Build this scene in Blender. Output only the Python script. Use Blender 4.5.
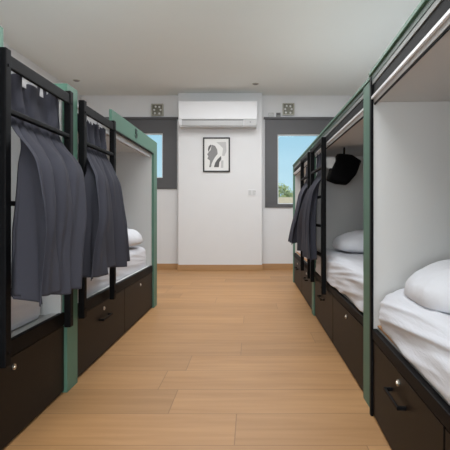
import bpy, bmesh, math, random
from mathutils import Vector, noise
random.seed(7)
for o in list(bpy.data.objects): bpy.data.objects.remove(o)
SC = bpy.context.scene
COL = SC.collection
PI = math.pi

# ------------------------------------------------------------ camera, sky, lights
F = 470.0
cam_d = bpy.data.cameras.new('camera'); cam = bpy.data.objects.new('camera', cam_d); COL.objects.link(cam)
cam.location = (0, 0, .88); cam.rotation_euler = (PI/2, 0, 0)
cam_d.sensor_width = 36; cam_d.lens = 36*F/450
cam_d.shift_x = -26/450; cam_d.shift_y = -12/450
cam_d.clip_start = .02
SC.camera = cam
SC.view_settings.view_transform = 'Standard'
SC.view_settings.look = 'None'
SC.view_settings.exposure = 0.0
SC.view_settings.gamma = 1
SC.view_settings.use_curve_mapping = False

w = bpy.data.worlds.new('sky'); SC.world = w; w.use_nodes = True
nt = w.node_tree; nt.nodes.clear()
tc = nt.nodes.new('ShaderNodeTexCoord'); sp = nt.nodes.new('ShaderNodeSeparateXYZ')
rp = nt.nodes.new('ShaderNodeValToRGB'); bg = nt.nodes.new('ShaderNodeBackground'); wo = nt.nodes.new('ShaderNodeOutputWorld')
nt.links.new(tc.outputs['Generated'], sp.inputs[0]); nt.links.new(sp.outputs['Z'], rp.inputs[0])
nt.links.new(rp.outputs[0], bg.inputs[0]); nt.links.new(bg.outputs[0], wo.inputs[0])
rp.color_ramp.elements[0].position = 0.0; rp.color_ramp.elements[0].color = (.66, .86, .95, 1)
rp.color_ramp.elements[1].position = .45; rp.color_ramp.elements[1].color = (.20, .42, .68, 1)
e = rp.color_ramp.elements.new(.16); e.color = (.42, .70, .88, 1)
bg.inputs[1].default_value = 1.0

def area(name, loc, rot, sx, sy, power, color=(1, 1, 1)):
    d = bpy.data.lights.new(name, 'AREA'); d.shape = 'RECTANGLE'; d.size = sx; d.size_y = sy
    d.energy = power; d.color = color
    o = bpy.data.objects.new(name, d); COL.objects.link(o); o.location = loc; o.rotation_euler = rot
    return o
area('rear_fill_light', (.4, -2.8, 1.2), (math.radians(122), 0, 0), 3.8, 1.9, 240, (.88, .95, 1))  # added area light tilted up to brighten the ceiling; rear wall has no window
area('ceiling_fill_light', (-.1, 1.2, 2.69), (0, 0, 0), 1.0, 1.6, 36, (.97, .98, 1))  # unseen area light without a fixture, added to light the curtains from above
area('ceiling_fill_light', (-.1, 4.9, 2.69), (0, 0, 0), 2.2, 2.6, 80, (.97, .98, 1))  # added area light with no fixture, lifts the middle and far room

sun_d = bpy.data.lights.new('sun', 'SUN'); sun_d.energy = 2.6; sun_d.angle = .01; sun_d.color = (1, .96, .9)
sun = bpy.data.objects.new('sun', sun_d); COL.objects.link(sun); sun.rotation_euler = (math.radians(48), 0, math.radians(-15))

# ------------------------------------------------------------ materials
def srgb(r, g, b):
    f = lambda c: (c/255/12.92) if c/255 <= .04045 else ((c/255+.055)/1.055)**2.4
    return (f(r), f(g), f(b), 1)
def mat(name, col, rough=.6, metal=0, bump=0, bscale=60, var=0, vscale=6, spec=.5, stretch=(1, 1, 1), sheen=0):
    m = bpy.data.materials.new(name); m.use_nodes = True
    n = m.node_tree.nodes; l = m.node_tree.links; b = n['Principled BSDF']
    b.inputs['Base Color'].default_value = col; b.inputs['Roughness'].default_value = rough
    b.inputs['Metallic'].default_value = metal; b.inputs['Specular IOR Level'].default_value = spec
    if sheen:
        b.inputs['Sheen Weight'].default_value = sheen
    t = n.new('ShaderNodeTexCoord'); mp = n.new('ShaderNodeMapping'); mp.inputs['Scale'].default_value = stretch
    l.new(t.outputs['Object'], mp.inputs[0])
    if var:
        nz = n.new('ShaderNodeTexNoise'); nz.inputs['Scale'].default_value = vscale; nz.inputs['Detail'].default_value = 4
        l.new(mp.outputs[0], nz.inputs['Vector'])
        mx = n.new('ShaderNodeMix'); mx.data_type = 'RGBA'
        mx.inputs['A'].default_value = tuple(c*(1-var) for c in col[:3])+(1,)
        mx.inputs['B'].default_value = tuple(min(1, c*(1+var)) for c in col[:3])+(1,)
        l.new(nz.outputs['Fac'], mx.inputs['Factor']); l.new(mx.outputs['Result'], b.inputs['Base Color'])
    if bump:
        nb = n.new('ShaderNodeTexNoise'); nb.inputs['Scale'].default_value = bscale; nb.inputs['Detail'].default_value = 5
        l.new(mp.outputs[0], nb.inputs['Vector'])
        bp = n.new('ShaderNodeBump'); bp.inputs['Strength'].default_value = bump; bp.inputs['Distance'].default_value = .01
        l.new(nb.outputs['Fac'], bp.inputs['Height']); l.new(bp.outputs[0], b.inputs['Normal'])
    return m
M = {}
M['wall'] = mat('white_wall_paint', srgb(222, 223, 224), .85, bump=.05, bscale=120, var=.015)
M['ceiling'] = mat('ceiling_paint', srgb(226, 231, 229), .9, bump=.05, bscale=90, var=.015, vscale=2)
M['skirt'] = mat('skirting_wood', srgb(176, 136, 92), .5, var=.12, vscale=5, stretch=(1, 8, 8))
M['green'] = mat('sage_green_lacquer', srgb(88, 124, 107), .5, spec=.3, var=.03)
M['green_dark'] = mat('shaded_green_lacquer', srgb(48, 78, 64), .5, var=.03)  # darker copy of the sage green: shade painted into the recess under the cap
M['numeral'] = mat('dark_green_numeral', srgb(14, 44, 36), .5)
M['laminate'] = mat('white_laminate', srgb(208, 208, 206), .55, var=.015)
M['whiteplastic'] = mat('white_plastic', srgb(226, 227, 229), .4, var=.01)
M['louvre'] = mat('pale_grey_plastic', srgb(182, 183, 183), .5, var=.02)
M['steel'] = mat('dull_steel', srgb(172, 172, 160), .5, metal=.1, var=.05)
M['greyplastic'] = mat('grey_plastic', srgb(196, 197, 197), .45, var=.02)
M['black'] = mat('black_powder_coat', srgb(10, 10, 12), .6, spec=.12, bump=.05, bscale=300, var=.05)
M['drawer'] = mat('dark_brown_laminate', srgb(16, 11, 8), .5, spec=.2, var=.12, vscale=4, stretch=(4, 1, 6), bump=.03, bscale=50)
M['alu'] = mat('brushed_aluminium', srgb(130, 132, 130), .5, metal=.1, var=.04)
M['chrome'] = mat('chrome', srgb(220, 220, 215), .15, metal=1)
M['brass'] = mat('lock_metal', srgb(205, 200, 190), .3, metal=1)
M['frame'] = mat('anthracite_window_frame', srgb(82, 82, 84), .5, var=.03)
M['bead'] = mat('bead_reflection_paint', srgb(225, 230, 232), .5)  # pale colour paints in the white-blue reflection along the sash bead
M['ply'] = mat('plywood_edge', srgb(190, 140, 96), .6, var=.15, vscale=20)
M['linen'] = mat('white_bed_linen', srgb(216, 217, 223), .85, bump=.45, bscale=16, stretch=(1, .3, 2.2), var=.01, sheen=.1)
M['pillow'] = mat('white_pillow_cotton', srgb(222, 223, 228), .85, bump=.6, bscale=14, var=.01, sheen=.1)
M['bag'] = mat('black_padded_fabric', srgb(8, 8, 9), .95, spec=.1, bump=.15, bscale=120)
M['greytag'] = mat('grey_woven_tag', srgb(185, 185, 182), .7, var=.1, vscale=60)
M['blackframe'] = mat('black_picture_frame', srgb(18, 18, 18), .4)
M['paper'] = mat('print_paper', srgb(226, 226, 224), .7)
M['ink1'] = mat('print_mid_grey', srgb(135, 135, 135), .7)
M['ink2'] = mat('print_dark_grey', srgb(92, 92, 92), .7)
M['ink3'] = mat('print_pale_grey', srgb(190, 190, 190), .7)
M['darkplate'] = mat('dark_perforated_plate', srgb(112, 112, 100), .4, metal=.3, var=.3, vscale=40)
M['leaf'] = mat('shrub_leaves', srgb(190, 195, 140), .7, var=.25, vscale=8)
M['twig'] = mat('shrub_bark', srgb(110, 92, 70), .8)
M['render'] = mat('beige_rendered_wall', srgb(215, 195, 168), .9, var=.06, bump=.2)
M['gravel'] = mat('pale_gravel', srgb(190, 180, 160), .9, var=.15, vscale=30, bump=.4)

# woven curtain
def curtain_mat():
    m = mat('charcoal_curtain_cloth', srgb(64, 64, 72), .95, var=.08, vscale=3, spec=.2)
    n = m.node_tree.nodes; l = m.node_tree.links; b = n['Principled BSDF']
    t = n.new('ShaderNodeTexCoord')
    wv = n.new('ShaderNodeTexWave'); wv.inputs['Scale'].default_value = 160; wv.bands_direction = 'Z'
    wh = n.new('ShaderNodeTexNoise'); wh.inputs['Scale'].default_value = 35; wh.inputs['Detail'].default_value = 6
    l.new(t.outputs['Object'], wv.inputs[0]); l.new(t.outputs['Object'], wh.inputs[0])
    ad = n.new('ShaderNodeMath'); ad.operation = 'ADD'; l.new(wv.outputs['Fac'], ad.inputs[0]); l.new(wh.outputs['Fac'], ad.inputs[1])
    bp = n.new('ShaderNodeBump'); bp.inputs['Strength'].default_value = .15; bp.inputs['Distance'].default_value = .004
    l.new(ad.outputs[0], bp.inputs['Height']); l.new(bp.outputs[0], b.inputs['Normal'])
    return m
M['curtain'] = curtain_mat()

# oak boards running across the room
def floor_mat():
    m = bpy.data.materials.new('oak_floor_boards'); m.use_nodes = True
    n = m.node_tree.nodes; l = m.node_tree.links; b = n['Principled BSDF']
    def math_(op, a, c=None):
        x = n.new('ShaderNodeMath'); x.operation = op
        for i, v in enumerate((a, c)):
            if v is None: continue
            if isinstance(v, (int, float)): x.inputs[i].default_value = v
            else: l.new(v, x.inputs[i])
        return x.outputs[0]
    t = n.new('ShaderNodeTexCoord'); s = n.new('ShaderNodeSeparateXYZ'); l.new(t.outputs['Object'], s.inputs[0])
    yy = math_('DIVIDE', math_('SUBTRACT', s.outputs['Y'], .094), .281)
    row = math_('FLOOR', yy); fy = math_('FRACT', yy)
    stagger = math_('FRACT', math_('ADD', math_('MULTIPLY', math_('ADD', math_('MULTIPLY', row, .9523), .7632), row), .1681))
    xx = math_('ADD', math_('DIVIDE', s.outputs['X'], 2.1), stagger)
    bx = math_('FLOOR', xx); fx = math_('FRACT', xx)
    cv = n.new('ShaderNodeCombineXYZ'); l.new(row, cv.inputs[0]); l.new(bx, cv.inputs[1])
    wb = n.new('ShaderNodeTexWhiteNoise'); l.new(cv.outputs[0], wb.inputs['Vector'])
    # seams
    ey = math_('MINIMUM', fy, math_('SUBTRACT', 1, fy)); ex = math_('MINIMUM', fx, math_('SUBTRACT', 1, fx))
    sy = math_('LESS_THAN', ey, .0085); sx = math_('LESS_THAN', ex, .0010); seam = math_('MAXIMUM', sy, sx)
    # grain
    mp = n.new('ShaderNodeMapping'); mp.inputs['Scale'].default_value = (1.0, 11, 1); l.new(t.outputs['Object'], mp.inputs[0])
    va = n.new('ShaderNodeVectorMath'); va.operation = 'ADD'; l.new(mp.outputs[0], va.inputs[0])
    vs = n.new('ShaderNodeVectorMath'); vs.operation = 'SCALE'; l.new(wb.outputs['Color'], vs.inputs[0]); vs.inputs['Scale'].default_value = 30
    l.new(vs.outputs[0], va.inputs[1])
    g = n.new('ShaderNodeTexNoise'); g.inputs['Scale'].default_value = 1.6; g.inputs['Detail'].default_value = 7; g.inputs['Distortion'].default_value = .6
    l.new(va.outputs[0], g.inputs['Vector'])
    r = n.new('ShaderNodeValToRGB'); l.new(g.outputs['Fac'], r.inputs[0])
    r.color_ramp.elements[0].position = .25; r.color_ramp.elements[0].color = srgb(163, 120, 76)
    r.color_ramp.elements[1].position = .8; r.color_ramp.elements[1].color = srgb(187, 143, 97)
    hs = n.new('ShaderNodeHueSaturation'); l.new(r.outputs[0], hs.inputs['Color'])
    l.new(math_('ADD', .87, math_('MULTIPLY', wb.outputs['Value'], .24)), hs.inputs['Value'])
    mx = n.new('ShaderNodeMix'); mx.data_type = 'RGBA'; l.new(math_('MULTIPLY', seam, .55), mx.inputs['Factor'])
    l.new(hs.outputs[0], mx.inputs['A']); mx.inputs['B'].default_value = srgb(112, 82, 56)
    l.new(mx.outputs['Result'], b.inputs['Base Color'])
    b.inputs['Roughness'].default_value = .48; b.inputs['Specular IOR Level'].default_value = .35
    bp = n.new('ShaderNodeBump'); bp.inputs['Strength'].default_value = .12; bp.inputs['Distance'].default_value = .002
    l.new(math_('SUBTRACT', g.outputs['Fac'], seam), bp.inputs['Height']); l.new(bp.outputs[0], b.inputs['Normal'])
    return m
M['floor'] = floor_mat()
def glass_mat():
    m = bpy.data.materials.new('window_glass'); m.use_nodes = True
    n = m.node_tree.nodes; l = m.node_tree.links; n.clear()
    o = n.new('ShaderNodeOutputMaterial'); mx = n.new('ShaderNodeMixShader'); tr = n.new('ShaderNodeBsdfTransparent')
    gl = n.new('ShaderNodeBsdfGlossy'); gl.inputs['Roughness'].default_value = .02
    fr = n.new('ShaderNodeFresnel'); fr.inputs[0].default_value = 1.35
    tr.inputs[0].default_value = (.95, .98, .98, 1)
    l.new(fr.outputs[0], mx.inputs[0]); l.new(tr.outputs[0], mx.inputs[1]); l.new(gl.outputs[0], mx.inputs[2]); l.new(mx.outputs[0], o.inputs[0])
    return m
M['glass'] = glass_mat()

# ------------------------------------------------------------ mesh helpers
class MB:
    def __init__(s): s.bm = bmesh.new()
    def box(s, x0, x1, y0, y1, z0, z1):
        x0, x1 = sorted((x0, x1)); y0, y1 = sorted((y0, y1)); z0, z1 = sorted((z0, z1))
        v = [s.bm.verts.new(p) for p in ((x0,y0,z0),(x1,y0,z0),(x1,y1,z0),(x0,y1,z0),(x0,y0,z1),(x1,y0,z1),(x1,y1,z1),(x0,y1,z1))]
        for f in ((0,3,2,1),(4,5,6,7),(0,1,5,4),(1,2,6,5),(2,3,7,6),(3,0,4,7)): s.bm.faces.new([v[i] for i in f])
        return s
    def cyl(s, p0, p1, r, n=16, r2=None):
        p0, p1 = Vector(p0), Vector(p1); ax = (p1-p0).normalized(); r2 = r if r2 is None else r2
        a = ax.orthogonal().normalized(); b = ax.cross(a)
        c0 = [s.bm.verts.new(p0+r*(a*math.cos(t)+b*math.sin(t))) for t in (2*PI*i/n for i in range(n))]
        c1 = [s.bm.verts.new(p1+r2*(a*math.cos(t)+b*math.sin(t))) for t in (2*PI*i/n for i in range(n))]
        for i in range(n): s.bm.faces.new((c0[i], c0[(i+1) % n], c1[(i+1) % n], c1[i]))
        s.bm.faces.new(c0[::-1]); s.bm.faces.new(c1); return s
    def poly(s, pts, y0, y1):          # outline in x,z extruded along y
        a = [s.bm.verts.new((x, y0, z)) for x, z in pts]; b = [s.bm.verts.new((x, y1, z)) for x, z in pts]
        n = len(pts)
        s.bm.faces.new(a); s.bm.faces.new(b[::-1])
        for i in range(n): s.bm.faces.new((a[i], b[i], b[(i+1) % n], a[(i+1) % n]))
        return s
    def build(s, name, m, parent=None, bevel=0, smooth=False, loc=None):
        bmesh.ops.recalc_face_normals(s.bm, faces=s.bm.faces)
        me = bpy.data.meshes.new(name); s.bm.to_mesh(me); s.bm.free()
        me.materials.append(M[m] if isinstance(m, str) else m)
        o = bpy.data.objects.new(name, me); COL.objects.link(o)
        if parent: o.parent = parent
        if loc: o.location = loc
        if smooth: me.polygons.foreach_set('use_smooth', [True]*len(me.polygons))
        if bevel:
            b = o.modifiers.new('bevel', 'BEVEL'); b.width = bevel; b.segments = 2; b.limit_method = 'ANGLE'
        return o
def tag(o, label=None, cat=None, group=None, kind=None):
    if label: o['label'] = label
    if cat: o['category'] = cat
    if group: o['group'] = group
    if kind: o['kind'] = kind
    return o
def empty(name, loc, rz=0):
    o = bpy.data.objects.new(name, None); COL.objects.link(o); o.location = loc; o.rotation_euler = (0, 0, rz); o.empty_display_size = .1
    return o
def struct(mb, name, m, **k):
    return tag(mb.build(name, m, **k), kind='structure')

# ------------------------------------------------------------ room shell
XL, XR, YB, YC, YF, H = -2.66, 1.75, 7.36, 7.20, -2.9, 2.72   # YC: face of the projecting middle of the far wall
struct(MB().box(XL-.1, XR+.1, YF-.1, YB+.3, -.1, 0), 'floor', 'floor')
struct(MB().box(XL-.1, XR+.1, YF-.1, YB+.3, H, H+.1), 'ceiling', 'ceiling')
struct(MB().box(XL-.1, XL, YF-.1, YB+.3, 0, H), 'wall_left', 'wall')
struct(MB().box(XR, XR+.1, YF-.1, YB+.3, 0, H), 'wall_right', 'wall')
struct(MB().box(XL, XR, YF-.1, YF, 0, H), 'wall_rear', 'wall')
sc = F/YB
def wx(px): return (px-251)/F*YB
def wz(py): return .88+(213-py)/F*YB
LW = dict(x0=wx(98), x1=wx(177), z0=wz(189), z1=wz(119.5), gx0=wx(112), gx1=wx(163), gz0=wz(178), gz1=wz(133.5))
RW = dict(x0=wx(265), x1=wx(346), z0=wz(207.5), z1=wz(119.5), gx0=wx(277.5), gx1=wx(334), gz0=wz(204), gz1=wz(134.5))
# far wall with two openings
wb = MB()
def holes(mb, W):
    mb.box(W['x0'], W['x1'], YB, YB+.2, 0, W['z0']); mb.box(W['x0'], W['x1'], YB, YB+.2, W['z1'], H)
wb.box(XL, LW['x0'], YB, YB+.2, 0, H); holes(wb, LW)
wb.box(LW['x1'], RW['x0'], YB, YB+.2, 0, H); holes(wb, RW)
wb.box(RW['x1'], XR, YB, YB+.2, 0, H)
struct(wb, 'wall_far', 'wall')
cx0, cx1 = (178.2-251)/F*YC, (262-251)/F*YC
struct(MB().box(cx0, cx1, YC, YB, 0, H), 'wall_far_projection', 'wall', bevel=.004)
for nm, (a, b, y) in {'baseboard_far_left': (XL, cx0, YB), 'baseboard_far_middle': (cx0-.012, cx1+.012, YC), 'baseboard_far_right': (cx1, XR, YB)}.items():
    struct(MB().box(a, b, y-.014, y, 0, .088), nm, 'skirt', bevel=.003)
struct(MB().box(XL, XL+.014, YF, YB, 0, .088), 'baseboard_left', 'skirt')
struct(MB().box(XR-.014, XR, YF, YB, 0, .088), 'baseboard_right', 'skirt')
for i, W in enumerate((LW, RW)):
    x0, x1, z0, z1, a, b, c, d = (W[k] for k in ('x0', 'x1', 'z0', 'z1', 'gx0', 'gx1', 'gz0', 'gz1'))
    y0, y1 = YB-.02, YB+.08
    mb = MB().box(x0, a, y0, y1, z0, z1).box(b, x1, y0, y1, z0, z1).box(a, b, y0, y1, z0, c).box(a, b, y0, y1, d, z1)
    fr = struct(mb, 'window_%d' % (i+1), 'frame')
    g = .014
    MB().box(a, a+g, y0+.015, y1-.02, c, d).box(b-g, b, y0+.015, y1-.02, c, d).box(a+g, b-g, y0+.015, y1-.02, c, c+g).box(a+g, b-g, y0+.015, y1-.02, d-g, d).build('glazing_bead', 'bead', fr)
    MB().box(a+g, b-g, YB+.03, YB+.036, c+g, d-g).build('glass_pane', 'glass', fr)
    MB().box(x0-.02, x1+.02, YB-.05, YB-.002, z1, z1+.03).build('top_casing', 'frame', fr, bevel=.003)

# outside
tag(MB().box(-14, 14, YB+.4, 40, -.35, -.3).build('ground', 'gravel'), 'pale ground outside beyond the far windows', 'ground', kind='structure')
tag(MB().box(-9, 9, 15.0, 15.2, -.3, 1.38).build('garden_wall', 'render', bevel=.01), 'low beige rendered wall outside the right-hand window', 'wall', kind=None)
sh = empty('shrub', (1.25, 16.2, -.3))
tag(sh, 'pale green leafy shrub outside the right-hand window', 'shrub')
mb = MB()
for i in range(9):
    a = random.uniform(0, 2*PI); mb.cyl((0, 0, 0), (.5*math.cos(a), .3*math.sin(a), random.uniform(1.0, 1.7)), .03, 6, .008)
mb.build('stem', 'twig', sh)
bm = bmesh.new()
for cxx, czz, rr in ((-.42, 1.5, .62), (-.25, 1.75, .45), (.3, 1.5, .45), (0, 1.0, .7), (.75, 1.35, .38)):
    for i in range(900):
        v = Vector((random.gauss(0, 1), random.gauss(0, 1), random.gauss(0, 1))).normalized()*rr*random.uniform(.6, 1.02)
        p = Vector((cxx, 0, czz))+Vector((v.x, v.y*.6, v.z))
        a = Vector((random.gauss(0, 1), random.gauss(0, 1), random.gauss(0, 1))).normalized()*.05
        b = a.orthogonal().normalized()*.025
        bm.faces.new([bm.verts.new(q) for q in (p-a, p+b, p+a, p-b)])
x = MB(); x.bm = bm; x.build('foliage', 'leaf', sh)

# ------------------------------------------------------------ bunk pods
def text_mesh(ch, size, m, parent, loc, rot, name='number'):
    cu = bpy.data.curves.new('t', 'FONT'); cu.body = ch; cu.size = size; cu.extrude = .0015; cu.align_x = 'CENTER'; cu.align_y = 'CENTER'
    cu.offset = size*.03
    t = bpy.data.objects.new('t', cu); COL.objects.link(t)
    dg = bpy.context.evaluated_depsgraph_get(); me = bpy.data.meshes.new_from_object(t.evaluated_get(dg))
    bpy.data.objects.remove(t); me.materials.clear(); me.materials.append(m)
    o = bpy.data.objects.new(name, me); COL.objects.link(o); o.parent = parent; o.location = loc; o.rotation_euler = rot; o.scale = (1.8, 1, 1)
    return o

def drawer(root, S, s0, u0, u1, z0, z1, lock=True, handle=True, hz=None):
    g = .003 if S < 0 else .006
    X = lambda s: S*s
    d = MB().box(X(s0), X(s0+.02), u0+g, u1-g, z0, z1-g).box(X(s0+.02), X(.6), u0+.03, u1-.03, z0+.02, z1-.05).build('drawer', 'drawer', root, bevel=.0015)
    c = (u0+u1)/2
    if lock:
        k = MB().cyl((X(s0+.002), c, .288), (X(s0-.005), c, .288), .0115, 20).cyl((X(s0-.005), c, .288), (X(s0-.008), c, .288), .007, 16, .006)
        k.box(X(s0-.0085), X(s0-.008), c-.001, c+.001, .284, .292)
        k.build('lock', 'brass', d, smooth=False)
    if handle:
        hz = hz or .235; hw = .085
        h = MB()
        for q in (-hw, hw): h.box(X(s0+.001), X(s0-.028), c+q-.006, c+q+.006, hz-.006, hz+.006)
        h.box(X(s0-.022), X(s0-.030), c-hw-.006, c+hw+.006, hz-.006, hz+.006)
        h.build('handle', 'black', d, bevel=.0015)
    return d

def ladder(root, S, u0, u1, sf, z0, z1, rungs, rail, th=.038, tw=.04):
    """two flat posts joined by a top rail; sf = how far the posts stand proud of the pod front"""
    X = lambda s: S*s
    mb = MB()
    for u in (u0, u1-tw): mb.box(X(-sf), X(-.0015), u, u+tw, z0, z1)
    mb.box(X(-sf+.004), X(-sf+.018), u0+tw, u1-tw, rail[0], rail[1])
    l = mb.build('ladder', 'black', root, bevel=.004)
    for z in rungs:
        MB().box(X(-sf+.004), X(-.006), u0+tw, u1-tw, z-.009, z+.009).build('rung', 'black', l, bevel=.003)
    # fixing bolts
    for u in (u0+tw/2, u1-tw/2):
        for z in (z0+.05, z1-.06): MB().cyl((X(-sf-.003), u, z), (X(-sf+.002), u, z), .006, 10).build('bolt', 'black', l)
    return l

def shell(root, S, L, depth, z_roof, z_top, roof_t=.025, inner='laminate', es=.022):
    X = lambda s: S*s; t = .02
    for a in (0.001, L-t-.001):
        MB().box(X(es), X(depth), a, a+t, .01, z_roof).build('end_panel', inner, root, bevel=.001)
    MB().box(X(depth), X(depth+t), 0.001, L-.001, .01, z_top).build('back_panel', inner, root)
    MB().box(X(.02), X(depth), 0.001, L-.001, z_roof, z_roof+roof_t).build('roof_panel', inner, root)
    MB().box(X(.035), X(depth), t+.002, L-t-.002, .355, .385).build('bed_base', inner, root)
    MB().box(X(.04), X(depth), t+.002, L-t-.002, .0, .02).build('plinth', 'black', root)

def left_pod(root, L, near_post, lad, fascia, num, handles=(True, False)):
    S = -1; X = lambda s: S*s
    shell(root, S, L, .95, 1.44, 1.465)
    ph = 1.515
    if near_post: MB().box(X(0), X(.10), -.14, -.001, 0, ph).build('post', 'green', root, bevel=.002)
    MB().box(X(0), X(.10), L+.001, L+.14, 0, 1.552 if num else ph).build('post', 'green', root, bevel=.002)
    MB().box(X(.012), X(.034), .001, L-.001, .333, .395).build('bed_rail', 'black', root, bevel=.002)
    MB().box(X(.0345), X(.075), .022, L-.022, .3855, .394).build('ledge_strip', 'laminate', root)
    h = L/2
    for k in range(2): drawer(root, S, .014, k*h, (k+1)*h, .012, .333, handle=handles[k])
    MB().box(X(.034), X(.9), h-.008, h+.008, .02, .35).build('drawer_divider', 'black', root)
    f0, f1 = fascia
    f = MB().box(X(-.0), X(.0185), f0, f1, 1.434, 1.552).build('fascia', 'green', root, bevel=.0015)
    MB().box(X(.002), X(.018), f0, f1, 1.426, 1.4335).build('fascia_edge', 'black', f)
    if num: text_mesh(num, .095, M['numeral'], f, (X(-.002), 3.68-2.44, 1.497), (PI/2, 0, PI/2))
    # curtain track under the roof
    tr = MB().box(X(.03), X(.038), .025, L-.025, 1.395, 1.439).box(X(.058), X(.066), .025, L-.025, 1.395, 1.439).box(X(.038), X(.058), .025, L-.025, 1.43, 1.439)
    tr.build('curtain_track', 'whiteplastic', root)
    ladder(root, S, lad[0], lad[1], .034, .33, 1.468, (1.25, .915, .585), (1.403, 1.452))

def right_pod(root, L, near_post, far_post, lad, cap0, cap1, handles=(True, True), ledge='ply'):
    S = 1; X = lambda s: S*s; zt = 1.492
    shell(root, S, L, .98, 1.362, 1.46, roof_t=.02, es=.0125 if not near_post or near_post == .12 else .022)
    if near_post: MB().box(X(0), X(.10), -near_post, -.001, 0, zt-.018).build('post', 'green', root, bevel=.002)
    if far_post: MB().box(X(0), X(.10), L+.001, L+far_post, 0, zt-.018).build('post', 'green', root, bevel=.002)
    c = MB().box(X(-.004), X(.03), cap0, cap1, zt-.016, zt).build('top_cap', 'green', root, bevel=.002)
    MB().box(X(.004), X(.022), .001, L-.001, 1.453, zt-.0165).build('cap_batten', 'green_dark', root)
    MB().box(X(.006), X(.022), .001, L-.001, 1.434, 1.4525).build('aluminium_strip', 'alu', root)
    MB().box(X(.010), X(.022), .001, L-.001, 1.383, 1.4335).build('black_band', 'black', root)
    tr = MB().box(X(.002), X(.010), .001, L-.001, 1.372, 1.3825).box(X(.014), X(.021), .001, L-.001, 1.357, 1.3825).box(X(.010), X(.014), .001, L-.001, 1.378, 1.3825)
    tr.build('curtain_track', 'whiteplastic', root)
    MB().box(X(.016), X(.0215), .001, L-.001, 1.350, 1.3565).build('track_black_strip', 'black', root).name = 'track_trim'  # thin black strip along the bottom of the track
    MB().box(X(.006), X(.030), .001, L-.001, .334, .378).build('bed_rail', 'black', root, bevel=.003)
    MB().box(X(.0305), X(.075), .022, L-.022, .3855, .392).build('ledge_strip', ledge, root)
    h = L/2
    for k in range(2): drawer(root, S, .010, k*h, (k+1)*h, .012, .333, handle=handles[k])
    MB().box(X(.031), X(.9), h-.008, h+.008, .02, .35).build('drawer_divider', 'black', root)
    if lad: ladder(root, S, lad[0], lad[1], .035, .30, 1.42, (1.215, 1.0, .785, .57), (1.385, 1.42))

GL, GR = -.90, .535
p = empty('bunk_bed', (GL, .34, 0)); left_pod(p, 1.96, True, (1.32, 1.955), (0.001, 1.37), None)
tag(p, 'green and black bunk pod nearest the camera on the left, beneath the nearest curtain', 'bunk bed')
p = empty('bunk_bed', (GL, 2.44, 0)); left_pod(p, 1.92, False, (.002, .58), (.60, 1.919), '5')
tag(p, 'green and black bunk pod on the left with number 5 on its fascia', 'bunk bed')
R1 = empty('bunk_bed', (GR-.016, 2.062, 0), -math.atan(17/F))
sub = []
right_pod_root = R1
# this pod is built backwards from its far end, so its children are shifted by its length
L1 = 1.70
MB().box(.001, .012, L1-.028, L1-.001, .0, 1.47).build('edge_strip', 'black', R1)
right_pod(R1, L1, .12, 0, None, -.12, L1)
for o in list(bpy.data.objects):
    if o.parent == R1: o.location.y -= L1
tag(R1, 'open bunk pod at the right edge with white mattress and no ladder', 'bunk bed')
p = empty('bunk_bed', (GR, 2.24, 0)); right_pod(p, 1.78, .16, 0, (1.09, 1.74), -.155, 1.78, (False, True), 'black')
tag(p, 'middle bunk pod on the right, with black ladder and a black bag hanging inside', 'bunk bed')
p = empty('bunk_bed', (GR, 4.14, 0)); right_pod(p, 1.80, .118, .06, (.01, .62), -.118, 1.86)
tag(p, 'farthest bunk pod on the right, beside the right-hand window', 'bunk bed')

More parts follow.
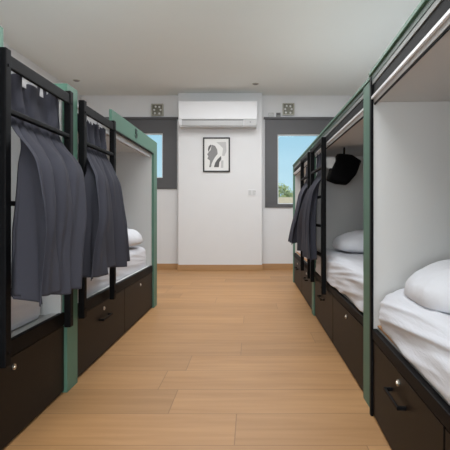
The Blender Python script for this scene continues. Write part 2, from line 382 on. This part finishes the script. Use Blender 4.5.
# ------------------------------------------------------------ curtains
def curtain(name, label, sg, rows, N, seed, amp=.145, per=30, nv=96, ruff=.026, first_hem=-.010):
    """rows: (z, y0, y1, |x|) from heading to hem; sg = side; N folds, each of its own width, depth and length"""
    rnd = random.Random(seed)
    def ev(t):
        t = t*(len(rows)-1); i = min(int(t), len(rows)-2); f = t-i
        P = [rows[max(0, i-1)], rows[i], rows[i+1], rows[min(len(rows)-1, i+2)]]
        return [.5*((2*P[1][k])+(-P[0][k]+P[2][k])*f+(2*P[0][k]-5*P[1][k]+4*P[2][k]-P[3][k])*f*f+(-P[0][k]+3*P[1][k]-3*P[2][k]+P[3][k])*f**3) for k in range(4)]
    zr = rows[3][0]
    wd = [rnd.uniform(.7, 1.35) for _ in range(N)]; tot = sum(wd); b0 = [sum(wd[:k])/tot for k in range(N+1)]
    wt = [rnd.uniform(.8, 1.2) for _ in range(N)]; tt = sum(wt); t0 = [sum(wt[:k])/tt for k in range(N+1)]
    dep = [rnd.uniform(.55, 1.25) for _ in range(N)]; hm = [rnd.uniform(-.014, .016) for _ in range(N)]; hm[0] = first_hem; dep[0] = 1.0
    dr = [rnd.uniform(-1, 1) for _ in range(N+1)]
    hd = [(rnd.uniform(-.034, .024), rnd.uniform(-1.6, 1.6), rnd.uniform(.4, 1.3)) for _ in range(2*N)]
    S = [(0, .46+.54*q/per) for q in range(per)]+[(k, q/per) for k in range(1, N) for q in range(per)]+[(N-1, 1.0)]
    nu = len(S)-1
    bm = bmesh.new(); g = []
    for j in range(nv+1):
        v = j/nv; z, y0, y1, xx = ev(v); col = []
        lo = min(1, max(0, (zr-z)/.18)); lo = lo*lo*(3-2*lo)
        hi = min(1, max(0, (z-zr)/.05)); dn = min(1, max(0, (zr-z)/(zr-rows[-1][0])))
        for k, q in S:
            lerp = lambda a, b, f: a+(b-a)*f
            bk = lerp(t0[k], b0[k], dn)+(.02*dr[k]*math.sin(3*dn+k) if 0 < k else 0)
            bn = lerp(t0[k+1], b0[k+1], dn)+(.02*dr[k+1]*math.sin(3*dn+k+1) if k+1 < N else 0)
            w = bn-bk
            bulge = .13*lo
            u = bk+w*(q-bulge*math.sin(2*PI*q)*.9)
            prof = max(0, math.sin(PI*q))**.75
            A = amp*dep[k]*(.42+.58*min(1, dn*1.6))
            crease = .10*math.sin(2*PI*(q*2+.2*k)+4*dn)*prof
            nz = noise.noise(Vector((u*6+seed, z*4, 0)))*.010
            out = (A*(prof*(1+crease)-.5)+nz)*lo
            # heading pleats, each standing a little differently
            hk = int((k+q)*2) % (2*N); hf = (k+q)*2-int((k+q)*2)
            h0 = hd[hk]
            rr = (math.sin(PI*hf)**.6*h0[2]*(1 if hk % 2 == 0 else -.35))
            x = xx-out-rr*ruff*hi-(1-lo)*(1-hi)*.010*math.sin(PI*hf)
            yy = y0+(y1-y0)*u+hi*(.018*h0[1]*math.sin(PI*hf))*((z-zr)/(rows[0][0]-zr)+.3)
            zz = z+nz*.5
            if dn > .75: zz += (dn-.75)/.25*(hm[k]*math.sin(PI*max(q, .35))-.006*prof)
            if hi > 0: zz += (z-zr)/(rows[0][0]-zr)*h0[0]*min(1, 4*math.sin(PI*hf))
            col.append(bm.verts.new((sg*x, yy, zz)))
        g.append(col)
    for j in range(nv):
        for i in range(nu): bm.faces.new((g[j][i], g[j][i+1], g[j+1][i+1], g[j+1][i]))
    m = MB(); m.bm = bm
    o = m.build(name, 'curtain', smooth=True)
    s = o.modifiers.new('thickness', 'SOLIDIFY'); s.thickness = .003
    tag(o, label, 'curtain', 'charcoal curtains bunched on the bunk ladders')
    return o
curtain('curtain', 'charcoal curtain nearest the camera on the left, tucked through the first ladder', -1,
  [(1.415, 1.69, 2.265, .928), (1.35, 1.69, 2.265, .928), (1.295, 1.70, 2.26, .922), (1.235, 1.71, 2.24, .914), (1.18, 1.69, 2.25, .885), (1.12, 1.66, 2.27, .85), (1.04, 1.62, 2.22, .82), (.90, 1.60, 2.15, .805), (.74, 1.59, 2.08, .80), (.575, 1.58, 2.03, .79)], 4, 8)
curtain('curtain', 'charcoal curtain on the ladder beside the number 5 fascia', -1,
  [(1.410, 2.47, 2.985, .928), (1.35, 2.47, 2.985, .928), (1.295, 2.48, 2.98, .922), (1.235, 2.49, 2.96, .914), (1.18, 2.46, 2.97, .885), (1.12, 2.40, 2.95, .86), (1.04, 2.31, 2.93, .835), (.90, 2.22, 2.92, .82), (.74, 2.12, 2.93, .81), (.585, 2.05, 2.96, .80)], 5, 12)
curtain('curtain', 'charcoal curtain on the right, just behind the nearer black ladder post', 1,
  [(1.350, 3.58, 3.94, .565), (1.30, 3.58, 3.94, .565), (1.25, 3.54, 3.93, .560), (1.20, 3.50, 3.92, .556), (1.14, 3.46, 3.94, .530), (1.08, 3.43, 3.98, .50), (1.0, 3.43, 4.04, .48), (.86, 3.40, 4.15, .46), (.72, 3.34, 4.25, .455), (.545, 3.28, 4.3, .455)], 5, 21, amp=.07, ruff=.018)
curtain('curtain', 'charcoal curtain farthest on the right, flaring out in front of the right-hand window', 1,
  [(1.350, 4.19, 4.72, .565), (1.30, 4.19, 4.72, .565), (1.25, 4.20, 4.72, .560), (1.20, 4.20, 4.70, .556), (1.14, 4.18, 4.72, .530), (1.08, 4.15, 4.72, .50), (1.0, 4.12, 4.72, .48), (.86, 4.14, 4.68, .45), (.74, 4.16, 4.64, .42), (.61, 4.18, 4.62, .40)], 4, 35, amp=.07, ruff=.018)

# ------------------------------------------------------------ bedding
def rounded(sx, sy, sz, r, nx, ny, nz, disp):
    """surface of a rounded box (x 0..sx etc) with disp(p, n) offset"""
    bm = bmesh.new(); cache = {}
    def V(i, j, k):
        key = (i, j, k)
        if key not in cache:
            p = Vector((sx*i/nx, sy*j/ny, sz*k/nz))
            q = Vector((min(max(p.x, r), sx-r), min(max(p.y, r), sy-r), min(max(p.z, r*.35), sz-r)))
            d = p-q
            if d.length > 1e-6:
                n = d.normalized(); p = q+n*min(d.length, r)
            else: n = Vector((0, 0, 1))
            cache[key] = bm.verts.new(p+n*disp(p, n))
        return cache[key]
    for i in range(nx):
        for j in range(ny):
            for k in (0, nz): bm.faces.new((V(i,j,k), V(i+1,j,k), V(i+1,j+1,k), V(i,j+1,k)))
    for i in range(nx):
        for k in range(nz):
            for j in (0, ny): bm.faces.new((V(i,j,k), V(i+1,j,k), V(i+1,j,k+1), V(i,j,k+1)))
    for j in range(ny):
        for k in range(nz):
            for i in (0, nx): bm.faces.new((V(i,j,k), V(i,j+1,k), V(i,j+1,k+1), V(i,j,k+1)))
    return bm
def mattress(label, loc, size, wrinkle, rz=0, seed=0, r=.05):
    def d(p, n):
        q = Vector((p.x*5, p.y*1.6, p.z*16+p.x*9))+Vector((seed, seed, 0))
        a = noise.noise(q); b = noise.noise(Vector((p.x*3+seed, p.y*2.5, p.z*4)))
        ridge = 1-abs(noise.noise(Vector((p.x*6-seed, p.y*1.1+p.z*3.0, p.z*22+p.y*2.2+p.x*16))))*2.2
        return wrinkle*(.5*a+.5*b+.7*max(0, ridge)*(.35+.65*abs(1-n.z)))
    bm = rounded(*size, r, 46, 110, 26, d)
    for v in bm.verts: v.co.z = max(v.co.z, .0)
    m = MB(); m.bm = bm; o = m.build('mattress', 'linen', smooth=True); o.location = loc; o.rotation_euler = (0, 0, rz)
    return tag(o, label, 'mattress', None)
def pillow(label, loc, sx, sy, h, rot=(0, 0, 0), seed=0):
    bm = bmesh.new(); N = 56; top = []; bot = []
    def hh(a, b):
        return max(0, (1-abs(a)**3)*(1-abs(b)**3))**.45
    for s, G in ((1, top), (-1, bot)):
        for i in range(N+1):
            row = []
            for j in range(N+1):
                a = -1+2*i/N; b = -1+2*j/N
                # pull the sides in between the corners
                # round the corners of the square, with slightly puckered tips
                px = a*sx/2*(1-.17*b**4); py = b*sy/2*(1-.17*a**4)
                t = hh(a, b)
                w = noise.noise(Vector((a*3+seed, b*3, s)))*.09+noise.noise(Vector((a*7, b*7+seed, s)))*.04
                fold = max(0, 1-abs(noise.noise(Vector((a*2.2+seed, b*2.2, 9+s))))*6)*.05
                z = s*h/2*t*(1+w-fold)
                if s < 0: z *= .35
                if s == -1 and (i in (0, N) or j in (0, N)): row.append(top[i][j])
                else: row.append(bm.verts.new((px, py, z)))
            G.append(row)
        for i in range(N):
            for j in range(N): bm.faces.new((G[i][j], G[i+1][j], G[i+1][j+1], G[i][j+1]))
    m = MB(); m.bm = bm; o = m.build('pillow', 'pillow', smooth=True); o.location = loc; o.rotation_euler = rot
    return tag(o, label, 'pillow', None)
ZB = .387
mattress('white sheeted mattress in the nearest left bunk, below the first curtain', (GL-.075-.80, .42, ZB+.008), (.80, 1.80, .19), .006, seed=2, r=.07)
mattress('white sheeted mattress in the number 5 bunk', (GL-.055-.80, 2.47, ZB+.008), (.80, 1.83, .18), .006, seed=5, r=.05)
al = -math.atan(17/F)
def r1(s, d):   # a point of the turned right-hand pod: s inwards, d metres back from its far end
    c, s_ = math.cos(al), math.sin(al); return (GR-.016+s*c+d*s_, 2.062+s*s_-d*c)
x, y = r1(.028, 1.66)
mattress('crumpled white mattress at the right edge of the photo, nearest the camera', (x, y, ZB+.006), (.86, 1.625, .172), .020, rz=al, seed=9, r=.09)
mattress('crumpled white mattress in the middle right bunk, behind the black ladder post', (GR+.016, 2.28, ZB+.006), (.86, 1.70, .19), .020, seed=14, r=.06)
mattress('white mattress in the farthest right bunk, glimpsed between ladder posts', (GR+.05, 4.18, ZB+.006), (.86, 1.72, .19), .008, seed=20, r=.06)
x, y = r1(.445, .36)
pillow('large plump white pillow at the right edge of the photo', (x, y, .605), .74, .54, .25, (.0, -.10, al), 3)
pillow('white pillow in the middle right bunk, left of the green post', (GR+.48, 3.60, .625), .76, .50, .25, (.02, .0, .05), 8)
pillow('white pillow in the number 5 bunk on the left', (GL-.39, 3.98, .635), .70, .52, .27, (.0, .0, -.05), 13)

# ------------------------------------------------------------ black bag hanging in the middle right pod
b = empty('hanging_bag', (.675, 3.44, 1.197))
tag(b, 'black padded bag hanging under the roof of the middle right bunk', 'bag')
def bp(px, py): return ((px-344)/137, (171-py)/137)
m = MB(); pts = [bp(*q) for q in ((338, 155.5), (351, 157), (360.5, 163), (355, 177), (347, 186), (337, 185), (328, 181.5), (331, 170))]
a = [m.bm.verts.new((x*k, y, z*k)) for y, k in ((-.10, .82), (-.085, .97), (0, 1.04), (.085, .97), (.10, .82)) for x, z in pts]
n = len(pts)
m.bm.faces.new(a[:n]); m.bm.faces.new(a[-n:][::-1])
for r in range(4):
    for i in range(n): m.bm.faces.new((a[r*n+i], a[r*n+(i+1) % n], a[(r+1)*n+(i+1) % n], a[(r+1)*n+i]))
o = m.build('bag_body', 'bag', b, smooth=True, bevel=.012)
MB().box(.0, .014, -.008, .012, .10, .1645).build('strap', 'bag', b, bevel=.006)
MB().box(-.150, -.070, -.07, -.064, .004, .080).box(-.1, -.085, -.064, .0, .03, .05).build('side_tag', 'greytag', b)

# ------------------------------------------------------------ far wall fittings
def at(px, py, Y): return ((px-251)/F*Y, .88+(213-py)/F*Y)
# air conditioner
Y = 6.98
x0, zb = at(178.5, 126.5, Y); x1, zt = at(257, 101, Y); _, zm = at(0, 119, Y)
ac = empty('air_conditioner', ((x0+x1)/2, YC, zb)); tag(ac, 'long white wall air conditioner above the framed print', 'air conditioner')
hw = (x1-x0)/2; yb = 0; yf = Y-YC; Hh = zt-zb; hm = zm-zb
m = MB(); m.box(-hw, hw, yf+.012, yb-.001, 0.02, Hh-.006); m.build('housing', 'whiteplastic', ac, bevel=.01)
MB().box(-hw, hw, yf, yf+.0115, hm, Hh).build('front_panel', 'whiteplastic', ac, bevel=.005)
MB().box(-hw+.05, hw-.20, yf-.004, yf+.0115, .012, hm-.022).build('louvre', 'louvre', ac, bevel=.004)
MB().box(-hw+.05, hw-.20, yf+.006, yf+.0115, hm-.02, hm-.004).build('air_slot', 'ink1', ac)
m = MB().box(hw-.19, hw-.005, yf+.001, yf+.0115, .012, hm-.004).build('display_cover', 'louvre', ac, bevel=.003)
MB().cyl((hw-.10, yf+.002, hm*.6), (hw-.10, yf-.002, hm*.6), .008, 12).build('indicator', 'ink2', m)
MB().box(-hw+.01, hw-.01, yf+.02, -.002, -.001, .0195).build('bottom_tray', 'greyplastic', ac)
# framed print
px0, pz0 = at(203, 172, YC-.02); px1, pz1 = at(230, 137.3, YC-.02)
W, Hp = px1-px0, pz1-pz0
pic = empty('framed_print', ((px0+px1)/2, YC-.001, pz0)); tag(pic, 'abstract grey print in a thin black frame below the air conditioner', 'picture')
t = .021
MB().box(-W/2, -W/2+t, -.025, 0, 0, Hp).box(W/2-t, W/2, -.025, 0, 0, Hp).box(-W/2+t, W/2-t, -.025, 0, 0, t).box(-W/2+t, W/2-t, -.025, 0, Hp-t, Hp).build('frame', 'blackframe', pic, bevel=.002)
pp = MB().box(-W/2+t, W/2-t, -.012, -.002, t, Hp-t).build('print', 'paper', pic)
def pl(pts): return [((u/450*55+190-216.5)/F*(YC-.02), (172-(v/450*55+125))/F*(YC-.02)) for u, v in pts]
MB().poly(pl([(178,160),(205,170),(222,200),(226,235),(205,262),(188,290),(176,318),(172,345),(155,345),(162,318),(163,290),(142,275),(150,255),(140,240),(152,222),(168,205)]), -.0135, -.0121).build('grey_shape', 'ink1', pp)
MB().poly(pl([(254,252),(256,280),(240,305),(236,345),(195,345),(205,310),(225,280)]), -.0135, -.0121).build('dark_shape', 'ink2', pp)
MB().poly(pl([(215,140),(295,138),(298,215),(280,255),(262,250),(270,190),(245,165)]), -.0135, -.0121).build('pale_shape', 'ink3', pp)
MB().poly(pl([(168,160),(176,166),(160,200),(152,222),(146,200),(152,175)]), -.0135, -.0121).build('small_shape', 'ink2', pp)
MB().poly(pl([(255,290),(274,290),(272,350),(252,350)]), -.0135, -.0121).build('pale_bar', 'ink3', pp)
# switch
sx, sz = at(252, 192.7, YC)
sw = empty('light_switch', (sx, YC-.0005, sz)); tag(sw, 'white double light switch on the far wall left of the right-hand window', 'light switch')
MB().box(-.062, .062, -.009, 0, -.048, .048).build('plate', 'whiteplastic', sw, bevel=.003)
for q in (-.03, .03): MB().box(q-.025, q+.025, -.014, -.009, -.033, .038).build('rocker', 'greyplastic', sw, bevel=.002)
MB().cyl((.048, -.014, .02), (.048, -.0155, .02), .004, 10).build('indicator', 'ink2', sw)
# two square metal vents
def vent(px, py, label):
    x, z = at(px, py, YB)
    v = empty('wall_vent', (x, YB-.0005, z)); tag(v, label, 'vent', 'square metal wall vents')
    a, t = .092, .014
    MB().box(-a, -a+t, -.05, 0, -a, a).box(a-t, a, -.05, 0, -a, a).box(-a+t, a-t, -.05, 0, -a, -a+t).box(-a+t, a-t, -.05, 0, a-t, a).build('frame', 'steel', v, bevel=.002)
    MB().box(-a+t, a-t, -.03, -.002, -a+t, a-t).build('plate', 'darkplate', v)
    for (i, j) in ((-.04, -.052), (.03, -.056), (.05, 0), (-.05, .0), (-.028, .05), (.03, .045)):
        MB().cyl((i, -.03, j), (i, -.042, j), .017, 14, .012).build('nozzle', 'whiteplastic', v, bevel=.002)
vent(157.8, 110.3, 'square metal vent with round pale dots above the left-hand window')
vent(288.3, 109.6, 'square metal vent with round pale dots above the right-hand window')
x, z = at(271, 115.3, YB)
o = empty('wall_sensor', (x, YB-.001, z)); tag(o, 'small white sensor box above the right-hand window, left of the grey one', 'sensor')
MB().box(-.042, .042, -.03, 0, -.036, .036).build('case', 'louvre', o, bevel=.004); MB().box(-.03, .03, -.032, -.03, -.004, .004).build('slot', 'greyplastic', o)
x, z = at(278.3, 115.3, YB)
o = empty('wall_sensor', (x, YB-.001, z)); tag(o, 'small grey sensor box beside the square vent above the right-hand window', 'sensor')
MB().box(-.034, .034, -.03, 0, -.036, .036).build('case', 'ink1', o, bevel=.004); MB().box(-.026, .026, -.032, -.03, -.006, .026).build('screen', 'ink2', o)
# ceiling fittings
for (px, py, lab) in ((76.5, 80.3, 'small round grey ceiling fitting above the left bunks'), (255.5, 83.7, 'small round grey ceiling fitting above the right end of the air conditioner')):
    Yc = (H-.88)*F/(213-py)
    c = empty('ceiling_fitting', ((px-251)/F*Yc, Yc, H)); tag(c, lab, 'ceiling fitting', 'round ceiling fittings')
    MB().cyl((0, 0, -.0005), (0, 0, -.008), .048, 28, .044).build('rim', 'steel', c, bevel=.002)
    MB().cyl((0, 0, -.0085), (0, 0, -.014), .034, 20, .028).build('lens', 'ink1', c)
